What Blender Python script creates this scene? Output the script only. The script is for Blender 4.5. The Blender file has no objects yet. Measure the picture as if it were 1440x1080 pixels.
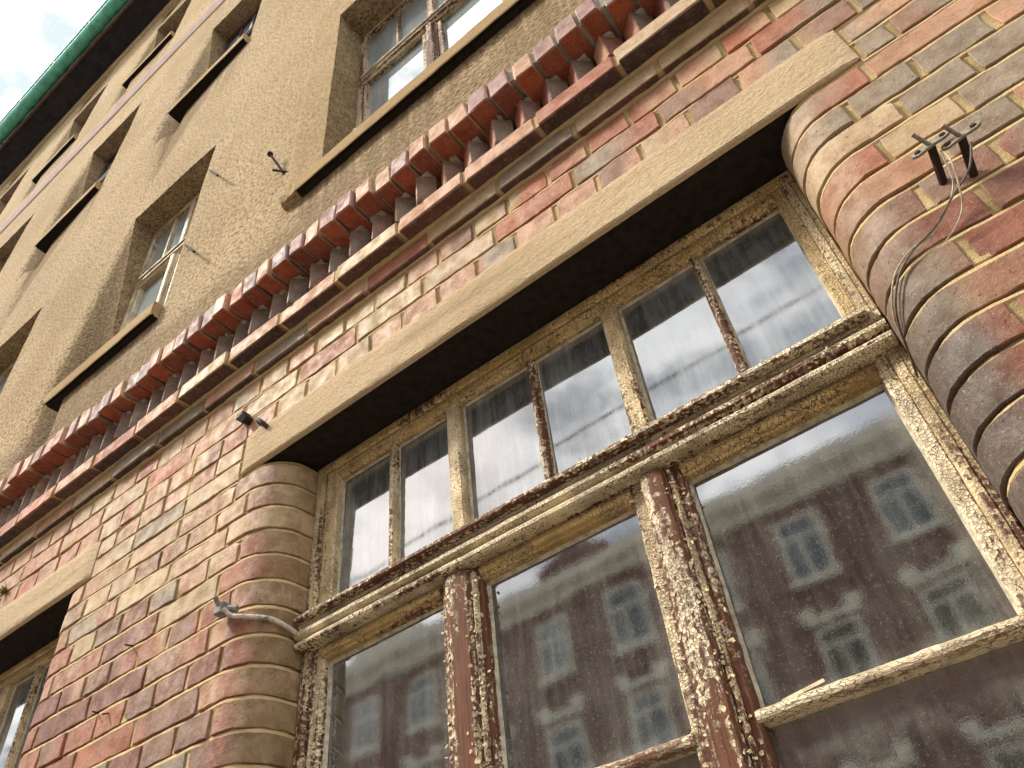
import bpy, math, random
import mathutils
from mathutils import Vector, noise
random.seed(7)
C = bpy.context.scene
COL = C.collection
R = math.radians
GROUND = -1.62

# ------------------------------------------------------------------ node helpers
def new_mat(name):
    m = bpy.data.materials.new(name); m.use_nodes = True
    nt = m.node_tree; nt.nodes.clear()
    return m, nt
class G:
    """tiny graph builder"""
    def __init__(s, nt): s.nt = nt
    def n(s, typ, **kw):
        nd = s.nt.nodes.new(typ)
        for k, v in kw.items(): setattr(nd, k, v)
        return nd
    def set(s, sock, v):
        if isinstance(v, bpy.types.NodeSocket): s.nt.links.new(v, sock)
        elif v is not None: sock.default_value = v
    def math(s, op, a, b=None, c=None, clamp=False):
        nd = s.n('ShaderNodeMath', operation=op, use_clamp=clamp)
        s.set(nd.inputs[0], a)
        if b is not None: s.set(nd.inputs[1], b)
        if c is not None: s.set(nd.inputs[2], c)
        return nd.outputs[0]
    def coords(s, scale=(1, 1, 1), rnd=False, loc=(0, 0, 0)):
        tc = s.n('ShaderNodeTexCoord'); mp = s.n('ShaderNodeMapping')
        v = tc.outputs['Object']
        if rnd:
            oi = s.n('ShaderNodeObjectInfo')
            k = s.math('MULTIPLY', oi.outputs['Random'], 37.0)
            ad = s.n('ShaderNodeVectorMath', operation='ADD')
            s.set(ad.inputs[0], v); s.set(ad.inputs[1], k); v = ad.outputs[0]
        s.set(mp.inputs['Vector'], v)
        mp.inputs['Scale'].default_value = scale; mp.inputs['Location'].default_value = loc
        return mp.outputs[0]
    def noise(s, vec, scale, detail=4, rough=.55, dist=0):
        nd = s.n('ShaderNodeTexNoise'); s.set(nd.inputs['Vector'], vec)
        nd.inputs['Scale'].default_value = scale; nd.inputs['Detail'].default_value = detail
        nd.inputs['Roughness'].default_value = rough; nd.inputs['Distortion'].default_value = dist
        return nd.outputs['Fac']
    def voro(s, vec, scale, feature='F1', rnd=1.0):
        nd = s.n('ShaderNodeTexVoronoi', feature=feature); s.set(nd.inputs['Vector'], vec)
        nd.inputs['Scale'].default_value = scale; nd.inputs['Randomness'].default_value = rnd
        return nd
    def ramp(s, f, lo, hi, a=0.0, b=1.0):
        nd = s.n('ShaderNodeMapRange', interpolation_type='SMOOTHSTEP')
        s.set(nd.inputs[0], f); s.set(nd.inputs[1], lo); s.set(nd.inputs[2], hi)
        s.set(nd.inputs[3], a); s.set(nd.inputs[4], b)
        return nd.outputs[0]
    def mix(s, f, a, b, blend='MIX'):
        nd = s.n('ShaderNodeMix', data_type='RGBA', blend_type=blend)
        s.set(nd.inputs[0], f)
        for sock, v in ((nd.inputs[6], a), (nd.inputs[7], b)):
            if isinstance(v, tuple) and len(v) == 3: v = (*v, 1)
            s.set(sock, v)
        return nd.outputs[2]
    def attr(s, name):
        return s.n('ShaderNodeAttribute', attribute_name=name)
    def bump(s, h, dist, strength=1.0, nrm=None):
        nd = s.n('ShaderNodeBump'); nd.inputs['Strength'].default_value = strength
        nd.inputs['Distance'].default_value = dist; s.set(nd.inputs['Height'], h)
        if nrm is not None: s.set(nd.inputs['Normal'], nrm)
        return nd.outputs[0]
    def out(s, col, rough=.8, nrm=None, spec=.3, ior=None, metal=None):
        p = s.n('ShaderNodeBsdfPrincipled'); o = s.n('ShaderNodeOutputMaterial')
        if isinstance(col, tuple) and len(col) == 3: col = (*col, 1)
        s.set(p.inputs['Base Color'], col); s.set(p.inputs['Roughness'], rough)
        p.inputs['Specular IOR Level'].default_value = spec
        if ior: p.inputs['IOR'].default_value = ior
        if metal is not None: s.set(p.inputs['Metallic'], metal)
        if nrm is not None: s.set(p.inputs['Normal'], nrm)
        s.nt.links.new(p.outputs[0], o.inputs[0])
        return p

# ------------------------------------------------------------------ materials
def mat_brick():
    m, nt = new_mat('fired brick'); g = G(nt); v = g.coords()
    col = g.attr('col').outputs['Color']
    aux = g.attr('aux'); sep = g.n('ShaderNodeSeparateColor'); nt.links.new(aux.outputs['Color'], sep.inputs[0])
    wash, rn = sep.outputs[0], sep.outputs[1]
    n1 = g.noise(v, 22, 5, .6); n2 = g.noise(v, 130, 4, .65); n3 = g.noise(v, 420, 3, .6); n4 = g.noise(v, 60, 4, .7)
    c = g.mix(g.ramp(n1, .40, .66, 0, .55), col, g.mix(1, col, (.60, .49, .40), 'MULTIPLY'))
    c = g.mix(g.ramp(n4, .48, .72, 0, .4), c, g.mix(.35, c, (.50, .39, .27)))
    c = g.mix(g.ramp(n2, .50, .68, 0, .42), c, g.mix(1, c, (.52, .44, .40), 'MULTIPLY'))
    w = g.math('ADD', g.math('MULTIPLY', g.noise(v, 34, 6, .7), .95), wash)
    wf = g.ramp(g.math('ADD', w, g.math('MULTIPLY', n3, .22)), .76, 1.18, 0, .8)
    c = g.mix(wf, c, g.mix(n2, (.44, .31, .155), (.56, .42, .24)))
    c = g.mix(g.ramp(g.noise(v, 300, 3, .62), .63, .70, 0, .5), c, (.58, .48, .36))
    pit = g.ramp(g.noise(v, 170, 2, .5), .25, .32, 1, 0)
    c = g.mix(g.math('MULTIPLY', pit, .6), c, (.06, .045, .04))
    h = g.math('ADD', g.math('MULTIPLY', n2, .5), g.math('MULTIPLY', n3, .3))
    h = g.math('SUBTRACT', h, g.math('MULTIPLY', pit, .9))
    h = g.math('ADD', h, g.math('MULTIPLY', n4, .45))
    g.out(c, g.ramp(n1, .3, .7, .55, .85), g.bump(h, .0030, 1), .4)
    return m
def mat_mortar(name='sandy mortar', a=(.56, .40, .185), b=(.77, .59, .32)):
    m, nt = new_mat(name); g = G(nt); v = g.coords()
    n1 = g.noise(v, 14, 4, .6); n2 = g.noise(v, 160, 5, .7); n3 = g.noise(v, 480, 2, .6)
    c = g.mix(n2, a, b); c = g.mix(g.ramp(n1, .4, .7, 0, .5), c, g.mix(1, c, (.72, .64, .56), 'MULTIPLY'))
    c = g.mix(g.ramp(n3, .30, .40, .7, 0), c, (.16, .12, .07))
    c = g.mix(g.ramp(n3, .66, .72, 0, .6), c, (.62, .54, .42))
    h = g.math('ADD', n2, g.math('MULTIPLY', n3, .6))
    g.out(c, .92, g.bump(h, .006, 1), .2)
    return m
def mat_stucco(name='roughcast', base=(.745, .56, .325), dark=(.36, .235, .11), scale=80, dist=.040, soil=False, pit_shade=1.0, hs=0.):
    m, nt = new_mat(name); g = G(nt); v = g.coords(); vs = g.coords((.62, 1, 1))
    big = g.noise(v, 1.1, 5, .6); mid = g.noise(v, 7, 5, .65); fine = g.noise(vs, scale, 4, .7); fine2 = g.noise(v, scale * 2.6, 3, .6)
    streak = g.noise(g.coords((9, 9, .8)), 1.0, 5, .65); spz = g.n('ShaderNodeSeparateXYZ'); g.set(spz.inputs[0], v)
    c = g.mix(g.ramp(big, .35, .68), (base[0]*1.10, base[1]*1.10, base[2]*1.12), (base[0]*.86, base[1]*.83, base[2]*.78))
    c = g.mix(g.ramp(mid, .5, .78, 0, .35), c, g.mix(.6, c, dark))
    if soil:
        at = g.attr('aux'); ss = g.n('ShaderNodeSeparateColor'); nt.links.new(at.outputs['Color'], ss.inputs[0])
        rn_ = g.noise(g.coords((16, 16, .5)), 1.0, 5, .7)
        c = g.mix(g.math('MULTIPLY', ss.outputs[0], g.ramp(rn_, .36, .62)), c, (.23, .15, .075))
        c = g.mix(g.math('MULTIPLY', g.ramp(g.math('ADD', ss.outputs[1], g.math('MULTIPLY', g.math('ADD', mid, -.5), .7)), .25, .75), .9), c, g.mix(g.ramp(fine, .40, .58), (.17, .105, .045), (.43, .30, .15)))
        pa = g.noise(g.coords(loc=(3, 1, 8)), .55, 4, .55)
        c = g.mix(g.ramp(pa, .52, .60, 0, .45), c, g.mix(.5, c, (.60, .50, .36)))      # weather-worn foot of the render above the cornice
        zz_ = g.math('ADD', spz.outputs[2], g.math('MULTIPLY', g.math('ADD', mid, -.5), .45))
        c = g.mix(g.ramp(zz_, 2.88, 2.70, 0, .75), c, g.mix(g.ramp(fine, .4, .6), (.25, .165, .085), (.46, .34, .20)))
    c = g.mix(g.ramp(streak, .56, .74, 0, .30), c, g.mix(.7, c, dark))
    c = g.mix(g.ramp(fine, .38, .55, pit_shade, 0), c, tuple(q*.72 for q in dark))  # hollows of the grain coloured dark, standing for shade in the pits
    c = g.mix(g.ramp(fine2, .60, .72, 0, .6), c, (.76, .63, .44))
    c = g.mix(g.ramp(fine2, .24, .36, .5, 0), c, (.16, .10, .05))
    if hs:
        hn = g.noise(g.coords((1.3, 10, 16)), 1.0, 6, .68); vn = g.noise(g.coords((20, 20, 3)), 1.0, 5, .65)
        c = g.mix(g.ramp(hn, .50, .72, 0, hs), c, (.20, .145, .085)); c = g.mix(g.ramp(vn, .60, .75, 0, hs*.7), c, (.17, .125, .08))
        ck = g.voro(g.coords((2.2, 2.2, 5)), 1.0, 'DISTANCE_TO_EDGE').outputs['Distance']
        c = g.mix(g.math('MULTIPLY', g.ramp(ck, .004, .010, 1, 0), g.ramp(mid, .58, .66)), c, (.10, .07, .04))
    coarse = g.noise(vs, scale * .42, 3, .6)
    h = g.math('ADD', g.math('ADD', fine, g.math('MULTIPLY', fine2, .35)), g.math('MULTIPLY', coarse, 1.1))
    g.out(c, .95, g.bump(h, dist, 1), .15)
    return m
def mat_plain(name, col, rough=.6, metal=None, var=.35, scale=60, dist=.001, spec=.4):
    m, nt = new_mat(name); g = G(nt); v = g.coords()
    n = g.noise(v, scale, 5, .65); n2 = g.noise(v, scale*5, 3, .6)
    c = g.mix(g.ramp(n, .35, .7, 0, 1), tuple(x*(1+var) for x in col), tuple(x*(1-var) for x in col))
    g.out(c, rough, g.bump(g.math('ADD', n, n2), dist, .8), spec, metal=metal)
    return m
def mat_paint(name, axis, cream, peel, ochre=(.40, .255, .09), cell=(45, 45, 110), wood=(.095, .034, .015), old=.3, thick=.0022):
    """old cracked oil paint flaking off brown timber; the flakes are cells, peel is the share that is gone"""
    m, nt = new_mat(name); g = G(nt)
    v = g.coords(rnd=True)
    wob = g.n('ShaderNodeTexNoise'); g.set(wob.inputs['Vector'], v); wob.inputs['Scale'].default_value = 40
    mx = g.n('ShaderNodeVectorMath', operation='MULTIPLY_ADD'); g.set(mx.inputs[0], wob.outputs['Color'])
    mx.inputs[1].default_value = (.012, .012, .012); g.set(mx.inputs[2], v)
    mp = g.n('ShaderNodeMapping'); g.set(mp.inputs['Vector'], mx.outputs[0]); mp.inputs['Scale'].default_value = cell
    cv = mp.outputs[0]
    f1 = g.voro(cv, 1.0); ed = g.voro(cv, 1.0, 'DISTANCE_TO_EDGE')
    fine = g.voro(cv, 2.3, 'DISTANCE_TO_EDGE')
    sep = g.n('ShaderNodeSeparateColor'); nt.links.new(f1.outputs['Color'], sep.inputs[0])
    along = {'x': (2.6, 30, 30), 'z': (30, 30, 2.6)}[axis]
    big = g.noise(g.coords(along, rnd=True), 1.0, 5, .62)
    small = g.noise(v, 210, 4, .7)
    val = g.math('ADD', g.math('MULTIPLY', sep.outputs[0], .20), g.math('MULTIPLY', big, 1.05))
    val = g.math('ADD', val, g.math('MULTIPLY', small, .34))
    # val ~ .3..1.25 centred near .79
    thr = .79 + (peel - .5) * .62
    gone = g.ramp(val, thr - .015, thr + .015, 1, 0)          # 1 = bare wood
    grain = g.noise(g.coords({'x': (6, 190, 190), 'z': (190, 190, 6)}[axis], rnd=True), 1.0, 6, .7)
    crack = g.math('MULTIPLY', g.ramp(ed.outputs['Distance'], .015, .055, 1, 0), g.ramp(g.noise(v, 9, 4), .34, .50, .25, 1))
    crack2 = g.math('MULTIPLY', g.ramp(fine.outputs['Distance'], .03, .10, 1, 0), g.ramp(g.noise(v, 13, 3), .45, .6))
    w = g.mix(g.ramp(grain, .3, .7), tuple(x*.55 for x in wood), tuple(x*1.5 for x in wood))
    w = g.mix(g.ramp(small, .62, .72, 0, .5), w, (.34, .22, .13))
    tint = g.ramp(g.noise(g.coords(along, rnd=True, loc=(5, 3, 1)), 1.3, 4, .6), .36, .66)
    p = g.mix(g.math('MULTIPLY', tint, old * 2, clamp=True), cream, ochre)
    p = g.mix(g.ramp(small, .5, .7, 0, .45), p, g.mix(.5, p, (.30, .20, .10)))
    p = g.mix(g.math('MULTIPLY', crack, .88), p, (.055, .03, .015))
    p = g.mix(g.math('MULTIPLY', crack2, .6), p, (.12, .07, .03))
    split = g.math('MULTIPLY', g.ramp(grain, .36, .29), g.ramp(g.noise(v, 7, 3, .6), .42, .6))
    p = g.mix(g.math('MULTIPLY', split, .75), p, (.10, .055, .025))
    # weathered pale rim of undercoat at the torn edge
    rim = g.math('MULTIPLY', g.ramp(val, thr - .05, thr - .015, 0, 1), gone)
    w = g.mix(g.math('MULTIPLY', rim, .55), w, (.44, .36, .27))
    c = g.mix(gone, p, w)
    keep = g.math('SUBTRACT', 1.0, gone)
    h = g.math('MULTIPLY', keep, g.math('SUBTRACT', 1.0, g.math('MAXIMUM', crack, g.math('MULTIPLY', crack2, .5))))
    curl = g.math('MULTIPLY', keep, g.math('MULTIPLY', g.ramp(f1.outputs['Distance'], .1, .7), .4))
    h = g.math('ADD', g.math('ADD', h, curl), g.math('MULTIPLY', grain, .5))
    h = g.math('ADD', h, g.math('MULTIPLY', small, .3))
    g.out(c, g.math('ADD', .55, g.math('MULTIPLY', gone, .2)), g.bump(h, thick, 1.0), .3)
    return m
def mat_glass(name, dirt=.25, ior=2.1, dark=(.012, .014, .013), film=(.22, .23, .20), rmin=.03, spots=.5, warp=.0022, edge=0.):
    """an old pane over a dark room: glossy, with a streaked film of grime"""
    m, nt = new_mat(name); g = G(nt); v = g.coords(rnd=True)
    st = g.noise(g.coords((34, 34, 3.2), rnd=True), 1.0, 6, .68, .4)
    cl = g.noise(v, 5, 6, .7); sp = g.noise(v, 330, 3, .65); sp2 = g.noise(v, 120, 4, .75)
    f = g.math('MULTIPLY', g.ramp(g.math('ADD', g.math('MULTIPLY', cl, .5), g.math('MULTIPLY', st, .6)), .42, .78), dirt)
    f = g.math('ADD', f, g.math('MULTIPLY', g.ramp(sp, .60, .70), spots * .45))
    f = g.math('ADD', f, g.math('MULTIPLY', g.ramp(sp2, .56, .72), spots * .30), clamp=True)
    if edge:                                                   # grime gathers along the glazing
        tg = g.n('ShaderNodeTexCoord'); sx = g.n('ShaderNodeSeparateXYZ'); g.set(sx.inputs[0], tg.outputs['Generated'])
        ex = g.math('MINIMUM', sx.outputs[0], g.math('SUBTRACT', 1.0, sx.outputs[0])); ez = g.math('MINIMUM', g.math('MULTIPLY', sx.outputs[2], 1.3), g.math('SUBTRACT', 1.0, sx.outputs[2]))
        e_ = g.math('ADD', g.math('MINIMUM', ex, ez), g.math('MULTIPLY', g.math('SUBTRACT', g.noise(v, 16, 5, .7), .5), .22))
        f = g.math('ADD', f, g.ramp(e_, .0, .13, edge, 0), clamp=True)
    diff = g.n('ShaderNodeBsdfPrincipled'); g.set(diff.inputs['Base Color'], g.mix(f, dark, film))
    g.set(diff.inputs['Roughness'], g.math('ADD', rmin, g.math('MULTIPLY', f, .07)))
    diff.inputs['IOR'].default_value = ior
    wav = g.noise(v, 3.2, 2, .5); wav2 = g.noise(g.coords((60, 60, 10), rnd=True), 1.0, 3, .6)
    nm = g.bump(g.math('ADD', wav, g.math('MULTIPLY', wav2, .010)), warp, .8)
    g.set(diff.inputs['Normal'], g.bump(sp2, .0002, .12 * spots, nm))
    o = g.n('ShaderNodeOutputMaterial'); nt.links.new(diff.outputs[0], o.inputs[0])
    return m

BRICK = mat_brick(); MORTAR = mat_mortar(); STUCCO = mat_stucco(soil=True)
MORTAR_OLD = mat_mortar('weathered mortar', (.30, .26, .19), (.66, .60, .48))
LINTEL = mat_stucco('lintel render', (.51, .385, .235), (.35, .25, .135), 170, .004, pit_shade=.38, hs=.55)
SILLM = mat_stucco('cast sill', (.40, .275, .13), (.24, .155, .07), 190, .004, pit_shade=.5, hs=.6)
SMOOTH = mat_stucco('smooth render', (.60, .44, .235), (.33, .215, .095), 88, .026, pit_shade=.85)
ROUGH = mat_stucco('worn roughcast', (.45, .32, .165), (.22, .14, .065), 50, .07)
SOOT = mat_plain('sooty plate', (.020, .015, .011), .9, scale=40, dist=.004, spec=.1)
RUST = mat_plain('rusty iron', (.030, .018, .012), .85, scale=150, dist=.001, spec=.15)
STEEL = mat_plain('galvanised steel', (.20, .17, .13), .5, .6, scale=120)
GREEN = mat_plain('green gutter paint', (.085, .36, .26), .45, var=.3, scale=9)
EAVE = mat_plain('dark eave boards', (.022, .021, .026), .9, var=.4, scale=8)
FASCIA = mat_plain('weathered board', (.10, .065, .04), .85, scale=14)
CABLE = mat_plain('old white cable', (.42, .37, .28), .6, scale=90)
GREYPL = mat_plain('grey clamp', (.16, .16, .13), .6, scale=90)
WIREM = mat_plain('bare wire', (.36, .30, .21), .5, scale=90)
DARKW = mat_plain('dark wire', (.03, .025, .02), .7, scale=90)
BROWNW = mat_plain('brown wire', (.10, .075, .05), .6, scale=90)
WHITE = mat_plain('white tube', (.62, .58, .50), .5, scale=40)
WEED = mat_plain('dry weed', (.16, .12, .03), .9, scale=40)
CR = (.78, .66, .45)
P_HEAD = mat_paint('ochre paint rail', 'x', (.58, .42, .19), .27, (.42, .27, .09), (120, 120, 38), old=.5)
P_JAMB = mat_paint('crazed paint jamb', 'z', (.73, .58, .34), .27, (.50, .335, .125), (125, 125, 150), old=.35)
P_PALE = mat_paint('bleached crazed paint', 'z', (.78, .65, .44), .24, (.55, .40, .20), (120, 120, 140), old=.12)
P_PALEX = mat_paint('bleached paint rail', 'x', (.72, .575, .365), .25, (.52, .37, .17), (120, 120, 60), old=.15)
P_OUT = mat_paint('worn paint frame', 'z', (.66, .525, .31), .38, (.48, .33, .14), (130, 130, 150), old=.3)
P_TRAN = mat_paint('flaking paint transom', 'x', CR, .37, (.50, .36, .16), (160, 120, 120), old=.25)
P_DRIP = mat_paint('bare drip rail', 'x', CR, .53, (.46, .32, .12), (140, 150, 150), old=.2)
P_MULL = mat_paint('bare mullion', 'z', (.74, .62, .42), .64, (.50, .32, .14), (140, 140, 110), wood=(.11, .040, .017), old=.2, thick=.003)
P_STILE = mat_paint('flaking stile', 'z', (.74, .60, .38), .46, (.52, .33, .14), (95, 95, 160), old=.2, thick=.003)
P_BAR = mat_paint('flaking bar', 'z', (.72, .58, .36), .50, (.45, .30, .12), (150, 150, 150), old=.2)
P_BARX = mat_paint('flaking crossbar', 'x', (.70, .58, .39), .38, (.42, .30, .15), (60, 190, 190), wood=(.16, .075, .04), old=.2)
P_MAROON = mat_plain('maroon window paint', (.055, .028, .030), .6, scale=30)
GL_UP = mat_glass('bright dusty pane', .60, 2.75, (.060, .062, .056), (.34, .36, .34), .02, .42, .0008, .25)
GL_LOW = mat_glass('grimy pane', .36, 2.85, (.010, .011, .010), (.20, .205, .18), .006, 1.0, .0013, .5)
GL_FAR = mat_glass('upper pane', .5, 2.9, (.22, .26, .26), (.46, .50, .49), .02, .15, .001)

# ------------------------------------------------------------------ object helpers
def setp(o, label=None, cat=None, group=None, kind=None):
    if label: o['label'] = label
    if cat: o['category'] = cat
    if group: o['group'] = group
    if kind: o['kind'] = kind
    return o
class MB:
    def __init__(s): s.v = []; s.f = []; s.mi = []; s.col = []; s.aux = []
    def add(s, vs, fs, mi=0, col=None, aux=None):
        b = len(s.v); s.v += vs
        s.f += [tuple(i + b for i in f) for f in fs]; s.mi += [mi]*len(fs)
        s.col += col if col else [(.4, .3, .2, 1)]*len(vs)
        s.aux += aux if aux else [(0, .5, 0, 1)]*len(vs)
    def build(s, name, mats, parent=None, smooth=True, attrs=False):
        me = bpy.data.meshes.new(name); me.from_pydata([tuple(p) for p in s.v], [], s.f)
        for m in (mats if isinstance(mats, (list, tuple)) else [mats]): me.materials.append(m)
        me.polygons.foreach_set('material_index', s.mi)
        me.polygons.foreach_set('use_smooth', [smooth]*len(s.f))
        if attrs:
            a = me.attributes.new('col', 'FLOAT_COLOR', 'POINT'); a.data.foreach_set('color', [c for q in s.col for c in q])
            a = me.attributes.new('aux', 'FLOAT_COLOR', 'POINT'); a.data.foreach_set('color', [c for q in s.aux for c in q])
        me.update()
        if smooth and not attrs: me.set_sharp_from_angle(angle=R(32))
        o = bpy.data.objects.new(name, me); COL.objects.link(o)
        if parent: attach(o, parent)
        return o
def attach(o, parent):
    o.parent = parent
    off = Vector((0, 0, 0)); p = parent
    while p: off += p.location; p = p.parent
    o.location = o.location - off
def empty(name, loc):
    o = bpy.data.objects.new(name, None); COL.objects.link(o); o.location = loc; o.empty_display_size = .1
    return o
def cbox(mb, x0, x1, y0, y1, z0, z1, c=.004, jit=0., M=None, mi=0, cols=None, aux=None):
    """chamfered box; 24 vertices, one ring of four per face; cols: dict face->rgb"""
    X = (x0, x1); Y = (y0, y1); Z = (z0, z1); vs = []; col = []; ax = []
    idx = {}
    for face, (axis, side) in {'-x': (0, 0), '+x': (0, 1), '-y': (1, 0), '+y': (1, 1), '-z': (2, 0), '+z': (2, 1)}.items():
        for i in (0, 1):
            for j in (0, 1):
                for k in (0, 1):
                    s3 = (i, j, k)
                    if s3[axis] != side: continue
                    p = [X[i], Y[j], Z[k]]
                    for a in range(3):
                        if a != axis: p[a] += c if s3[a] == 0 else -c
                    idx[(face, s3)] = len(vs)
                    q = Vector(p)
                    if jit: q += Vector((random.uniform(-1, 1), random.uniform(-1, 1), random.uniform(-1, 1))) * jit
                    if M: q = M @ q
                    vs.append(q)
                    rgb = (cols or {}).get(face, (cols or {}).get('*', (.4, .3, .2)))
                    col.append((*rgb, 1)); ax.append((-.22 if face == '-z' else (aux or (0,))[0], (aux or (0, .5))[1], 0, 1))
    fs = []
    def ring(face, axis, side):
        o = [a for a in range(3) if a != axis]
        r = []
        for (p, q) in ((0, 0), (1, 0), (1, 1), (0, 1)):
            s3 = [0, 0, 0]; s3[axis] = side; s3[o[0]] = p; s3[o[1]] = q
            r.append(idx[(face, tuple(s3))])
        flip = (axis == 1) ^ (side == 0)
        return tuple(reversed(r)) if flip else tuple(r)
    nm = lambda a, s_: ('-' if s_ == 0 else '+') + 'xyz'[a]
    for a in range(3):
        for sd in (0, 1): fs.append(ring(nm(a, sd), a, sd))
    for a in range(3):                       # edges
        b, d = [q for q in range(3) if q != a]
        for sb in (0, 1):
            for sd in (0, 1):
                s0 = [0, 0, 0]; s0[b] = sb; s0[d] = sd; s1 = list(s0); s1[a] = 1
                f = (idx[(nm(b, sb), tuple(s0))], idx[(nm(b, sb), tuple(s1))], idx[(nm(d, sd), tuple(s1))], idx[(nm(d, sd), tuple(s0))])
                fs.append(f)
    for i in (0, 1):
        for j in (0, 1):
            for k in (0, 1):
                fs.append((idx[(nm(0, i), (i, j, k))], idx[(nm(1, j), (i, j, k))], idx[(nm(2, k), (i, j, k))]))
    mb.add(vs, fs, mi, col, ax)
def beam(mb, axis, t0, t1, prof, seg=.03, amp=.0, mi=0, freq=18, mis=None):
    """extrude a closed 2D outline along x (outline = y,z) or z (outline = x,y)"""
    n = max(1, int((t1 - t0) / seg)); k = len(prof); vs = []; fs = []
    for i in range(n + 1):
        t = t0 + (t1 - t0) * i / n
        for (a, b) in prof:
            p = Vector((t, a, b)) if axis == 'x' else Vector((a, b, t))
            if amp: p += noise.noise_vector(p * freq) * amp
            vs.append(p)
    for i in range(n):
        for j in range(k):
            a, b = i*k + j, i*k + (j+1) % k
            fs.append((a, b, b + k, a + k))
    fs.append(tuple(range(k))); fs.append(tuple(reversed(range(n*k, (n+1)*k))))
    mb.add(vs, fs, mi)
    if mis:
        for i in range(n):
            for j in range(k): mb.mi[-(n*k + 2) + i*k + j] = mis[j]
def ring(mb, x0, x1, z0, z1, prof, seg=.02, amp=.0, freq=40, side_mi=(0, 0, 0, 0)):
    """mitred rectangular frame; prof = closed outline of (inset, y); sides: bottom, right, top, left"""
    P4 = [(x0, z0, 1, 1), (x1, z0, -1, 1), (x1, z1, -1, -1), (x0, z1, 1, -1)]; k = len(prof)
    loops = []; mis = []
    for q in range(4):
        a, b = P4[q], P4[(q+1) % 4]; n = max(1, int(max(abs(b[0]-a[0]), abs(b[1]-a[1]))/seg))
        for i in range(n):
            t = i/n; lp = []
            for (d, y) in prof:
                p = Vector((lerp(a[0] + a[2]*d, b[0] + b[2]*d, t), y, lerp(a[1] + a[3]*d, b[1] + b[3]*d, t)))
                if amp: p += noise.noise_vector(p*freq)*amp
                lp.append(p)
            loops.append(lp); mis.append(side_mi[q])
    N = len(loops); base = len(mb.f); vs = [p for l in loops for p in l]; fs = []; ms = []
    for i in range(N):
        for j in range(k):
            a, b = i*k + j, i*k + (j+1) % k; c, d = ((i+1) % N)*k + (j+1) % k, ((i+1) % N)*k + j
            fs.append((a, b, c, d)); ms.append(mis[i])
    mb.add(vs, fs); mb.mi[base:] = ms
def tube(mb, pts, r, k=8, mi=0):
    pts = [Vector(p) for p in pts]; vs = []; fs = []
    rr = r if isinstance(r, (list, tuple)) else [r]*len(pts)
    for i, p in enumerate(pts):
        d = (pts[min(i+1, len(pts)-1)] - pts[max(i-1, 0)]).normalized()
        a = d.cross(Vector((.31, .2, .93))).normalized(); b = d.cross(a)
        for j in range(k):
            t = 2*math.pi*j/k; vs.append(p + (a*math.cos(t) + b*math.sin(t))*rr[i])
    for i in range(len(pts)-1):
        for j in range(k):
            fs.append((i*k+j, i*k+(j+1) % k, (i+1)*k+(j+1) % k, (i+1)*k+j))
    fs.append(tuple(reversed(range(k)))); fs.append(tuple(range((len(pts)-1)*k, len(pts)*k)))
    mb.add(vs, fs, mi)
def spline(pts, n=10):
    pts = [Vector(p) for p in pts]; out = []
    for i in range(len(pts)-1):
        p0 = pts[max(i-1, 0)]; p1 = pts[i]; p2 = pts[i+1]; p3 = pts[min(i+2, len(pts)-1)]
        for j in range(n):
            t = j/n
            out.append(.5*((2*p1) + (p2-p0)*t + (2*p0-5*p1+4*p2-p3)*t*t + (3*p1-p0-3*p2+p3)*t**3))
    out.append(pts[-1]); return out
def lerp(a, b, t): return a + (b - a)*t
def lerp3(a, b, t): return tuple(x + (y - x)*t for x, y in zip(a, b))
def sst(a, b, x):
    t = max(0, min(1, (x - a)/(b - a))); return t*t*(3 - 2*t)

# ================================================================== BUILDING
BLD = setp(empty('old_building', (-3, 0, GROUND)),
           'old building with weathered brick ground floor, sawtooth brick cornice and tan roughcast storeys above', 'building')

# ------------------------------------------------------------------ brick walls
RB = .11
class Pier:
    """plan outline of a pier between reveals xa and xb (None = runs on straight); s is the running length"""
    def __init__(s, xa, xb, ra=RB, rb=RB): s.xa, s.xb, s.ra, s.rb = xa, xb, ra, rb
    def at(s, t):
        if s.xb is not None and t > s.xb - s.rb:
            d = t - (s.xb - s.rb); th = d / s.rb
            if th < math.pi/2: return (s.xb - s.rb + s.rb*math.sin(th), s.rb - s.rb*math.cos(th), math.sin(th), -math.cos(th))
            return (s.xb, s.rb + d - s.rb*math.pi/2, 1, 0)
        if s.xa is not None and t < s.xa + s.ra:
            d = (s.xa + s.ra) - t; th = d / s.ra
            if th < math.pi/2: return (s.xa + s.ra - s.ra*math.sin(th), s.ra - s.ra*math.cos(th), -math.sin(th), -math.cos(th))
            return (s.xa, s.ra + d - s.ra*math.pi/2, -1, 0)
        return (t, 0, 0, -1)
    def smax(s): return s.xb - s.rb + s.rb*math.pi/2 + .055
    def smin(s): return s.xa + s.ra - s.ra*math.pi/2 - .055

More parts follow.
